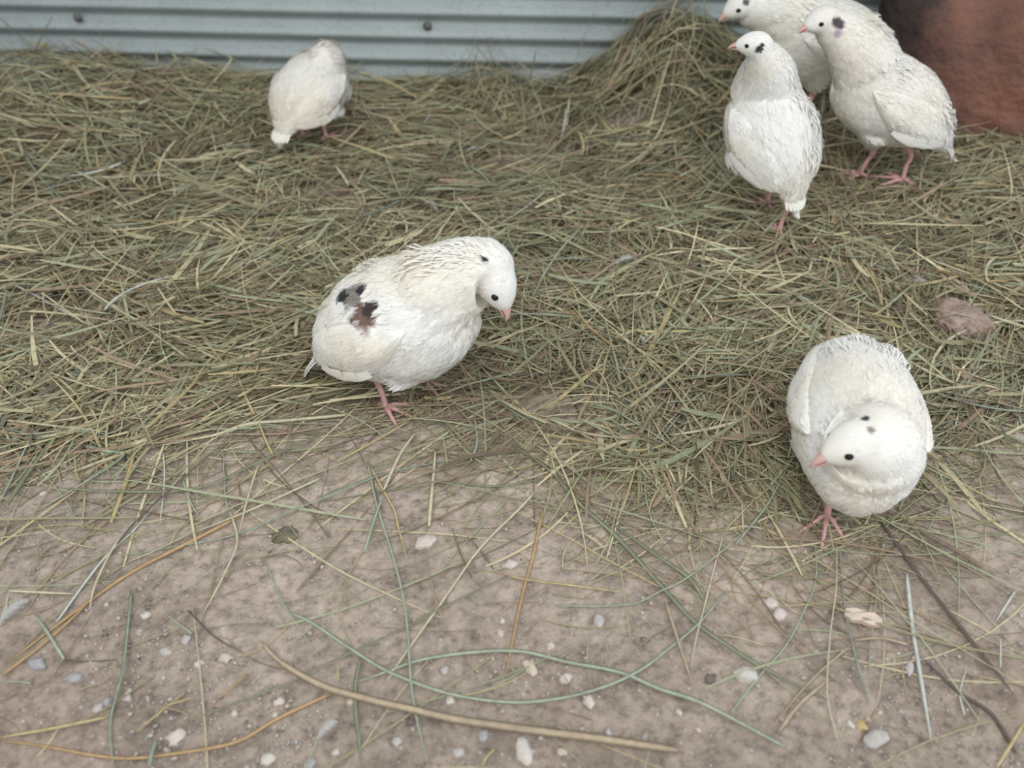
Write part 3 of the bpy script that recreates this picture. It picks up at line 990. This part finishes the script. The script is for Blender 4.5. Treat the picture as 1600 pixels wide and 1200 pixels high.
# colour, width in pixels, then the line the stalk takes in the photograph
TRACED = """
o 7 13 1035 137 941 207 893 287 852 380 803
o 5 3 1055 75 1000 140 940
w 5 88 972 133 910 167 867 207 830 233 800
p 5 140 952 147 917 170 867 187 840
e 6 205 922 200 973 193 1040 182 1083 173 1120 172 1153 177 1200
y 7 0 1152 83 1137 167 1120
o 6 0 1157 67 1165 180 1185 267 1178 367 1160 433 1123 517 1084
y 5 123 1078 178 1053
y 4 213 1143 253 1110 290 1080
y 4 260 1102 300 1090
o 4 340 1092 387 1053
g 4 283 922 360 872 430 825
p 5 318 958 347 903 370 847 360 800
g 3 187 868 267 855 360 837 450 800
g 6 55 960 77 992 100 1030
b 2 83 1060 100 1030 127 987 153 943
g 4 0 1065 48 1067
d 4 277 1133 367 1098 443 1070 543 1022 633 980 690 950 793 900
y 5 793 900 850 909 900 915 970 925
g 3 413 872 440 937 467 980 500 1030
g 4 260 960 287 980 300 990
e 8 233 1197 243 1157
p 5 13 923 117 928
p 5 0 977 13 927
k 3 293 953 333 993 373 1017
t 14 408 1003 437 1033 500 1070 567 1090 653 1110 733 1127 893 1148 980 1160 1060 1172
g 7 453 957 487 973 553 1017 613 1052 700 1083 793 1097 867 1092 943 1073 1000 1047 1040 1017 1093 973 1137 920
g 5 575 725 584 769 592 800 613 867 630 933 638 1000 642 1067 653 1133 670 1197
p 5 607 1063 620 1040 677 960 707 917 753 853 807 800 835 770
o 6 848 795 833 867 820 913 807 970 790 1057
g 8 553 1067 610 1047 660 1030 750 1018 817 1018 883 1033 967 1050 1033 1077 1100 1100 1227 1167
d 7 563 1027 555 1067 555 1107 560 1150 565 1200
y 3 527 1033 527 1067
y 4 753 1197 773 1170
g 6 570 860 582 820 600 770
y 5 575 722 609 784 617 800 623 827 635 870
p 8 680 703 677 740 673 781 670 822
p 6 650 675 625 710 600 765
p 4 1000 709 981 766 962 825 948 872
d 5 500 750 547 722 603 697 650 675
e 4 500 778 562 753 625 734 719 716 812 706
d 4 500 785 594 769 687 753 780 760 860 745
y 4 766 616 828 647 860 660
d 9 800 694 862 737 906 787 969 844 1040 923 1087 973 1150 1017 1200 1047 1293 1093
d 7 933 800 987 840 1040 877 1077 903 1100 937
g 4 1187 810 1133 857 1073 903 1033 923 993 942 933 947 867 945
t 6 1040 940 1060 1003 1083 1073
p 3 1133 827 1117 883 1100 950 1087 1000 1080 1043
g 4 1273 840 1275 907 1257 953 1227 1010 1183 1060 1143 1113
p 3 1307 843 1307 917 1298 987 1293 1083 1310 1160
e 4 1312 843 1317 920 1330 997 1357 1100
w 8 1417 897 1425 973 1437 1047 1455 1157
t 5 1330 1007 1267 1063 1203 1140
t 8 1297 1060 1250 1100 1217 1143
k 8 1377 817 1450 917 1517 1000 1583 1083
k 6 1440 1027 1500 1083 1550 1117 1587 1177
y 6 1600 1130 1580 1163 1557 1200
w 3 1510 1043 1500 1083 1507 1117
w 4 1587 923 1557 970
w 3 1563 997 1563 1043
t 5 1333 1000 1377 997 1420 1007
b 8 1433 827 1483 853 1537 887
d 14 147 540 127 570 83 623 33 677 3 703
g 9 0 580 43 550
w 4 68 533 103 557 123 583 133 617 133 663
y 8 213 637 212 690 200 743 173 817
g 8 133 697 167 705 192 712 133 753 67 793
o 5 0 723 50 710 133 673 200 630 267 583 317 543
r 5 310 680 367 678 433 678 500 668 560 655
p 7 243 697 333 680 383 663 433 658 500 652 540 648
d 6 90 762 167 767 267 767 333 755 400 723 500 680
o 4 367 760 400 737 440 712
g 4 283 743 297 783 313 810
g 4 348 697 353 783 370 827
p 4 403 727 390 767 373 833
w 3 255 707 257 750 250 817
k 5 367 677 283 750 217 810 183 850
p 5 300 833 383 800 450 770 500 747
g 5 383 833 433 807 500 780 600 740
y 6 370 583 383 617 397 647
y 5 403 657 427 713
g 5 393 543 420 563 447 580
g 4 210 543 223 583 228 620
y 4 157 507 160 530 170 550 165 593
y 4 115 703 120 740 132 770 127 827
g 5 0 783 20 743 43 693 67 650
p 7 1013 653 1017 700 1027 757
y 5 1000 703 987 750 973 797
t 6 1098 523 1080 563 1063 607 1047 647
p 6 1137 513 1110 553 1083 600 1057 637
t 8 850 470 890 457 923 437 967 403
g 4 1133 703 1140 737 1133 777
g 4 1233 727 1210 770 1193 797 1150 850
y 3 1080 630 1080 660 1090 690
y 4 880 673 893 710 898 767
p 3 1135 500 1132 563
e 5 1077 630 1037 680 1000 733
r 4 1137 563 1183 560
r 6 1213 597 1190 633
w 6 45 305 100 287 150 277 225 275 290 272
g 10 260 300 310 285
p 7 112 97 135 130 170 155
g 5 565 280 615 315
p 5 615 320 635 350 632 385
p 6 525 260 545 290
y 5 125 200 180 206
w 5 390 371 425 373
p 4 0 100 40 103 90 125
p 3 595 225 615 280 628 310
p 4 330 200 338 240
w 4 1555 555 1512 598 1490 675
y 3 1547 460 1539 545
y 3 1592 495 1565 567
p 3 1460 548 1450 640
p 3 1500 422 1509 457
g 4 1590 637 1600 670
b 12 1550 622 1525 645 1495 672
b 11 1552 620 1570 632 1592 650
w 5 885 170 882 190 878 215
p 3 845 475 800 478
g 6 960 640 1040 690 1100 730
b 5 620 640 700 655 790 650
t 5 550 640 620 634 700 632 760 622
d 5 770 620 850 665 930 700
g 5 740 640 745 690 735 720
y 4 1230 330 1212 372
o 5 1080 190 1110 215
p 5 890 150 884 205
"""
COLS = [(0.09, 'far left'), (0.22, 'at left'), (0.36, 'left of centre'), (0.48, 'just left of centre'), (0.60, 'just right of centre'),
        (0.72, 'right of centre'), (0.87, 'at right'), (9, 'far right')]
ROWS = [(0.15, 'by the metal wall'), (0.30, 'on the back litter'), (0.44, 'on mid litter'), (0.56, 'on nearer litter'),
        (0.68, 'at the litter edge'), (0.80, 'on bare soil'), (0.90, 'on front soil'), (9, 'at bottom edge')]


def place_words(u, v):
    return next(t for a, t in ROWS if v / 1200 < a), next(t for a, t in COLS if u / 1600 < a)


def pix(P):
    q = np.asarray(P) - CAM
    return 800 + F_PX * q[0] / (q @ FW), 600 - F_PX * (q @ UP) / (q @ FW)


LABELLED = []           # (object, words, u, v): labels are settled once all of a kind stand


def settle_labels():
    from collections import defaultdict
    d = defaultdict(list)
    for o, words, u, v in LABELLED: d[words].append((u, v, o))
    names = ['', 'first', 'second', 'third', 'fourth', 'fifth', 'sixth', 'seventh', 'eighth', 'ninth', 'tenth']
    for words, L in d.items():
        L.sort(key=lambda e: e[0])
        n = len(L)
        for k, (u, v, o) in enumerate(L):
            if n == 1: o['label'] = words
            elif n == 2: o['label'] = words + (', left one' if k == 0 else ', right one')
            elif k == 0: o['label'] = words + ', leftmost'
            elif k == n - 1: o['label'] = words + ', rightmost'
            else: o['label'] = words + ', ' + names[k + 1] + ' from left'


def stalk(C, w, col, cname, fold=0.35, roll=0.0):
    """one dry blade along the centre line C (metres), folded along its midrib"""
    C = np.asarray(C); n = len(C)
    T = np.gradient(C, axis=0); T /= np.linalg.norm(T, axis=1)[:, None] + 1e-9
    upv = np.array([0, 0, 1.0])
    V, Q = [], []
    prof = np.interp(np.linspace(0, 1, n), [0, .04, .15, .75, .97, 1], [.6, .85, 1, .85, .45, .15])
    if random.random() < 0.5: prof = prof[::-1]
    for i in range(n):
        sd = np.cross(T[i], upv); sd /= np.linalg.norm(sd) + 1e-9
        nn = np.cross(sd, T[i])
        sd = sd * math.cos(roll) + nn * math.sin(roll); nn = np.cross(sd, T[i])
        hw = 0.5 * w * prof[i]
        V += [C[i] - sd * hw, C[i] + nn * hw * fold, C[i] + sd * hw, C[i] - nn * hw * 0.25]
    for i in range(n - 1):
        for j in range(4):
            j2 = (j + 1) % 4
            Q.append((i * 4 + j, i * 4 + j2, (i + 1) * 4 + j2, (i + 1) * 4 + j))
    Q.append((3, 2, 1, 0)); Q.append(tuple((n - 1) * 4 + j for j in range(4)))
    o0 = C.mean(0)
    me = fast_mesh('hay_stalk', np.array(V) - o0, np.array(Q))
    tt = np.repeat(np.linspace(-1, 1, n), 4)[:, None]
    set_col(me, np.clip(np.array(col)[None] * (1 + 0.12 * tt * random.uniform(-1, 1)) * (1 + 0.06 * rng.normal(0, 1, (n * 4, 1))), 0.01, 0.95))
    o = obj('hay_stalk', me, M_HAY)
    o.location = o0
    o['category'] = 'hay stalk'; o['group'] = 'hay stalks lying loose on the ground'
    ln = np.linalg.norm(np.diff(C, axis=0), axis=1).sum()
    chord = np.linalg.norm(C[-1] - C[0])
    size = 'short' if ln < 0.035 else ('' if ln < 0.09 else 'long')
    wide = 'broad' if w > 0.0035 else ('thin' if w < 0.0019 else '')
    bend = 'bent' if chord < 0.86 * ln else ('curved' if chord < 0.985 * ln else 'straight')
    u, v = pix(o0)
    r_, c_ = place_words(u, v)
    words = ' '.join(x for x in (size, wide, bend, cname, 'hay stalk', r_, c_) if x)
    if len(words.split()) > 11: words = ' '.join(x for x in (wide or size, bend, cname, 'hay stalk', r_, c_) if x)
    if len(words.split()) > 12: words = ' '.join(x for x in (size, cname, 'hay stalk', r_, c_) if x)
    LABELLED.append((o, words, u, v))
    return o


def build_stalks():
    n = 0
    for k, line in enumerate(TRACED.strip().split('\n')):
        f = line.split()
        cname, c = STALK_C[f[0]]
        P = np.array(f[2:], float).reshape(-1, 2)
        m = 4 if len(P) > 4 else (6 if len(P) > 2 else 8)
        if len(P) == 2: P = np.array([P[0], 0.5 * (P[0] + P[1]) + rng.normal(0, 1.2, 2), P[1]])
        uv = catmull(P, m)
        lift = 0.0022 + 0.0035 * rng.random()
        C = np.array([at(u, v, lift) for u, v in uv])
        # stalks are stiff: they bridge small dips
        z = C[:, 2].copy()
        for _ in range(6): z[1:-1] = 0.5 * z[1:-1] + 0.25 * (z[2:] + z[:-2])
        C[:, 2] = np.maximum(z, C[:, 2] - 0.001)
        mid = C[len(C) // 2]
        w = float(f[1]) * np.linalg.norm(mid - CAM) / F_PX * 0.92
        stalk(C, w, srgb(*c), cname, roll=rng.normal(0, 0.25))
        n += 1
    # further large blades lying on top of the litter
    keys = ['d', 'e', 'g', 'p', 'y', 't', 'b', 'w', 'o']; pr = np.array([.24, .16, .12, .20, .08, .08, .08, .02, .02])
    while n < 300:
        u = rng.uniform(0, 1600); v = 90 + 700 * rng.random() ** 0.8
        if v < 150 and 300 < u < 860: continue
        P0 = at(u, v, 0.004)
        if float(cover(P0[0], P0[1])) < 0.35: continue
        if abs(u - 1345) < 150 and 500 < v < 830: continue
        if abs(u - 640) < 190 and 380 < v < 660: continue
        if u > 1120 and v < 330: continue
        if abs(u - 488) < 85 and v < 230: continue
        th = rng.normal(0.2, 0.6) if rng.random() < 0.6 else rng.uniform(0, math.pi)
        ln = np.clip(rng.lognormal(math.log(0.065), 0.4), 0.03, 0.15)
        cv = rng.normal(0, 0.35)
        t = np.linspace(-0.5, 0.5, 11)
        a = th + cv * t * 2
        x = np.cumsum(np.cos(a)) * ln / 10; y = np.cumsum(np.sin(a)) * ln / 10
        x += P0[0] - x.mean(); y += P0[1] - y.mean()
        y = np.minimum(y, WALL_Y - x * math.tan(WALL_YAW) - 0.01)
        z = top(x, y) + 0.003 + 0.006 * rng.random() + rng.normal(0, 0.09) * ln * t
        for _ in range(4): z[1:-1] = 0.5 * z[1:-1] + 0.25 * (z[2:] + z[:-2])
        k = keys[rng.choice(len(keys), p=pr)]
        cname, c = STALK_C[k]
        stalk(np.stack([x, y, z], -1), float(np.clip(rng.lognormal(math.log(0.0021), 0.3), 0.0012, 0.0042)), srgb(*c) * rng.uniform(0.82, 1.05), cname, roll=rng.normal(0, 0.4))
        n += 1


build_stalks()

# ------------------------------------------------------------------ pebbles, grit and other small things on the soil
PEBC = {'w': ('pale', (204, 197, 188)), 'g': ('grey', (186, 179, 174)), 'b': ('bluish grey', (166, 165, 166)), 't': ('tan', (202, 187, 170)), 'k': ('dark grey', (118, 109, 104)),
        'p': ('pinkish pale', (206, 194, 185)), 'y': ('yellowish', (192, 168, 124))}
PEBBLES = """w 228 962 16 9|w 218 989 13 10|g 291 1000 15 12|t 350 1030 17 14|w 313 1036 14 10|g 258 1020 18 12|p 275 1153 27 18|w 367 1115 10 9|g 152 1107 15 11
b 168 1097 14 10|b 112 1060 22 13|w 430 1118 9 8|p 434 1097 17 14|b 60 1038 22 14|g 200 1090 12 9|g 621 1160 15 12|p 703 1096 15 13|g 695 1048 14 12|t 830 1047 20 26
w 785 971 11 9|t 782 990 14 11|w 818 1178 24 30|b 757 1150 18 13|w 860 1010 11 10|p 885 1060 20 18|b 483 1195 17 12|w 525 1175 9 9|w 420 1187 20 12|p 665 850 34 22
p 797 882 22 14|g 936 970 17 22|w 860 1012 9 8|t 824 1040 16 20|p 920 1097 20 18|p 1203 943 26 15|p 1218 962 20 16|w 1165 1055 34 24|w 1061 1113 9 9|k 1110 1062 18 14
g 1367 1157 30 22|y 1346 1133 15 12|w 1327 1132 9 13|w 1378 852 8 13|w 1258 866 9 11|w 825 772 8 9|w 67 772 9 7|w 95 727 20 10|k 445 838 30 18|b 1365 1147 14 11
k 640 1130 12 9|t 550 1095 12 10|g 1420 1045 12 16|b 1010 1155 16 12|t 1090 1140 12 9|k 1005 1000 7 9|g 715 1175 18 14|t 880 1175 16 13|g 950 1145 12 10"""


def lump(name, center, size, matl, seed, amp=0.25, sub=2, freq=1.3):
    import bmesh
    bm = bmesh.new(); bmesh.ops.create_icosphere(bm, subdivisions=sub, radius=1.0)
    for v in bm.verts:
        n = np.array(v.co)
        k = 1 + amp * 2 * (vnoise(n[0] * freq + seed * 3.7 + n[2], n[1] * freq + seed * 1.3 - n[2] * 0.6, 51) - 0.5)
        v.co = n * k * np.array(size)
    me = bpy.data.meshes.new(name); bm.to_mesh(me); bm.free()
    me.polygons.foreach_set('use_smooth', [True] * len(me.polygons))
    o = obj(name, me, matl); o.location = center
    return o


def build_pebbles():
    for k, e in enumerate(PEBBLES.replace('\n', '|').split('|')):
        c, u, v, w, h_ = e.split()
        u, v, w, h_ = map(float, (u, v, w, h_))
        cname, col = PEBC[c]
        P = at(u, v, 0.0)
        m = np.linalg.norm(P - CAM) / F_PX
        sz = (0.5 * w * m, 0.5 * h_ * m * 1.25, 0.5 * min(w, h_) * m * 0.75)
        P[2] = float(top(P[0], P[1])) + sz[2] * 0.15
        o = lump('pebble', P, sz, M_PEBBLE, k + 1, amp=0.55, sub=2, freq=1.9)
        o.data.materials.clear(); o.data.materials.append(M_PEBBLE)
        set_col(o.data, srgb(*col)[None])
        o.rotation_euler = (0, 0, random.uniform(-0.4, 0.4))
        o['category'] = 'pebble'; o['group'] = 'pebbles on the bare soil'
        size = 'tiny' if max(w, h_) < 12 else ('small' if max(w, h_) < 20 else 'larger')
        shape = 'upright' if h_ > w * 1.15 else ('flat' if w > 1.5 * h_ else 'round')
        r_, c_ = place_words(u, v)
        LABELLED.append((o, f'{size} {shape} {cname} pebble {r_} {c_}', u, v))


build_pebbles()


def build_grit():
    """soil grains too small to tell apart"""
    n = 13000
    u = rng.uniform(-60, 1660, n); v = 640 + 620 * rng.random(n) ** 0.75
    pts = []
    for a, b in zip(u, v):
        q = flat_ground(a, b); pts.append(q)
    P = np.array(pts); k = cover(P[:, 0], P[:, 1]) < 0.6
    clump = vnoise(P[:, 0] * 22, P[:, 1] * 22, 61)
    k &= rng.random(n) < (0.10 + 0.9 * sstep(0.45, 0.75, clump)) * (0.35 + 0.65 * sstep(700, 1050, v))
    k &= np.hypot(P[:, 0] - 0.232, P[:, 1] - 0.40) > 0.095     # none under the nearest quail
    P = P[k]; n = len(P)
    P[:, 2] = soil(P[:, 0], P[:, 1]) + 0.0008
    sz = np.clip(rng.lognormal(math.log(0.00068), 0.5, n), 0.0003, 0.0021)
    oc = np.array([(1, 0, 0), (0, 1, 0), (-1, 0, 0), (0, -1, 0), (0, 0, .7), (0, 0, -.7)], float)
    rot = np.linalg.qr(rng.normal(0, 1, (n, 3, 3)))[0]
    V = P[:, None] + np.einsum('kj,nij->nki', oc, rot) * sz[:, None, None] * rng.uniform(0.55, 1.35, (n, 6, 1))
    f = np.array([(0, 1, 4), (1, 2, 4), (2, 3, 4), (3, 0, 4), (1, 0, 5), (2, 1, 5), (3, 2, 5), (0, 3, 5)])
    me = fast_mesh('grit', V.reshape(-1, 3), None, (f[None] + (np.arange(n) * 6)[:, None, None]).reshape(-1, 3))
    pal = np.array([srgb(*PEBC[c][1]) for c in 'wgbtkp']); pal = 0.72 * pal + 0.28 * srgb(180, 166, 152); ci = rng.choice(6, n, p=[.20, .25, .10, .26, .10, .09])
    set_col(me, np.repeat(pal[ci], 6, 0))
    o = obj('grit', me, M_PEBBLE)
    o['kind'] = 'stuff'; o['label'] = 'scattered pale grit and soil grains on the bare ground'; o['category'] = 'grit'


build_grit()


def feather(u, v, ln_px, ang, label, lift=0.004):
    """a small shed down feather: curved quill (child) and a vane of loose barbs"""
    P = at(u, v, lift)
    m = np.linalg.norm(P - CAM) / F_PX
    L = ln_px * m
    dr = np.array([math.cos(ang), math.sin(ang), 0]); sd = np.array([-dr[1], dr[0], 0])
    V, T = [], []
    nb = 60
    for i in range(nb):
        t = i / (nb - 1)
        for sg in (-1, 1):
            b0 = dr * L * (t - 0.5) + np.array([0, 0, L * 0.18 * math.sin(math.pi * t)])
            bl_ = L * 0.34 * (math.sin(math.pi * min(1, 0.12 + 0.86 * t)) ** 0.7) * random.uniform(0.75, 1.15)
            tip = b0 + (sd * sg * 0.85 + dr * 0.5) * bl_ + np.array([0, 0, random.uniform(-0.1, 0.35) * bl_])
            wv = dr * L * 0.012
            k = len(V); V += [b0 - wv, b0 + wv, tip]; T.append((k, k + 1, k + 2))
    o = obj('down_feather', fast_mesh('down_feather', np.array(V), None, np.array(T)), M_DOWN)
    o.location = P
    tag(o, label, 'feather', 'small white feathers shed on the litter')
    C = np.array([dr * L * (t - 0.5) + np.array([0, 0, L * 0.18 * math.sin(math.pi * t) + 0.0002]) for t in np.linspace(-0.15, 0.95, 8)])
    v_, f_ = loft(C, np.linspace(.022, .008, 8) * L, np.linspace(.022, .008, 8) * L, np.linspace(.022, .008, 8) * L, 6, s0=(0.1, 0.2, 0.9))
    obj('quill', new_mesh('quill', v_, f_), M_DOWN, o)


feather(978, 409, 36, 0.3, 'small white down feather right of the patched quail on the litter')
feather(1428, 443, 34, 0.1, 'small white down feather behind the nearest quail on the litter')
feather(674, 322, 30, 2.2, 'small white down feather above the patched quail on the deep litter')
feather(22, 956, 44, 1.0, 'fluffy pale down feather on bare soil at the left edge')
feather(512, 1140, 34, 0.8, 'slim curled white feather on the front soil above the bottom edge')
feather(738, 235, 20, 0.5, 'tiny white down feather on the back litter near the centre')
feather(992, 85, 34, 1.2, 'dusty pale down feather high on the litter heap by the wall')
feather(1005, 532, 18, 1.5, 'tiny white feather scrap on litter between the two nearer quails')


def build_odds():
    P = at(1347, 968, 0.001); m = np.linalg.norm(P - CAM) / F_PX
    import bmesh
    bm = bmesh.new(); bmesh.ops.create_cube(bm, size=1.0)
    bmesh.ops.subdivide_edges(bm, edges=bm.edges[:], cuts=3, use_grid_fill=True)
    for v in bm.verts:
        x, y, z = v.co
        k = 1 - 0.35 * (2 * x) ** 4
        v.co = (x * 50 * m, (y * k + 0.12 * math.sin(x * 4)) * 20 * m, z * 8 * m * k + 0.0008 * math.sin(y * 9 + x * 14))
    me = bpy.data.meshes.new('wood_chip'); bm.to_mesh(me); bm.free()
    o = obj('wood_chip', me, M_CHIP); o.location = P + np.array([0, 0, 0.002]); o.rotation_euler = (0.05, 0.05, -0.45)
    tag(o, 'pale pinkish wood chip on the soil in front of the nearest quail', 'wood chip')
    P = at(1502, 505, 0.0); m = np.linalg.norm(P - CAM) / F_PX
    o = lump('soil_clod', P + np.array([0, 0, 0.004]), (40 * m, 36 * m, 18 * m), M_CLOD, 77, amp=0.30, sub=5, freq=2.2)
    for v in o.data.vertices:
        n = np.array(v.co); k = 1 + 0.16 * (vnoise(n[0] * 420 + n[2] * 300, n[1] * 420, 71) - 0.5) + 0.12 * (vnoise(n[0] * 1100, n[1] * 1100 + n[2] * 900, 72) - 0.5)
        v.co = n * k
    tag(o, 'dusty pinkish brown clod of soil behind the nearest quail at the right', 'clod')
    P = at(446, 838, 0.0)
    o = lump('moss_tuft', P + np.array([0, 0, 0.001]), (0.0085, 0.007, 0.0025), M_MOSS, 78, amp=0.5, sub=3, freq=3.2)
    tag(o, 'small dark olive tuft of moss on the bare soil left of centre', 'moss')


build_odds()
settle_labels()
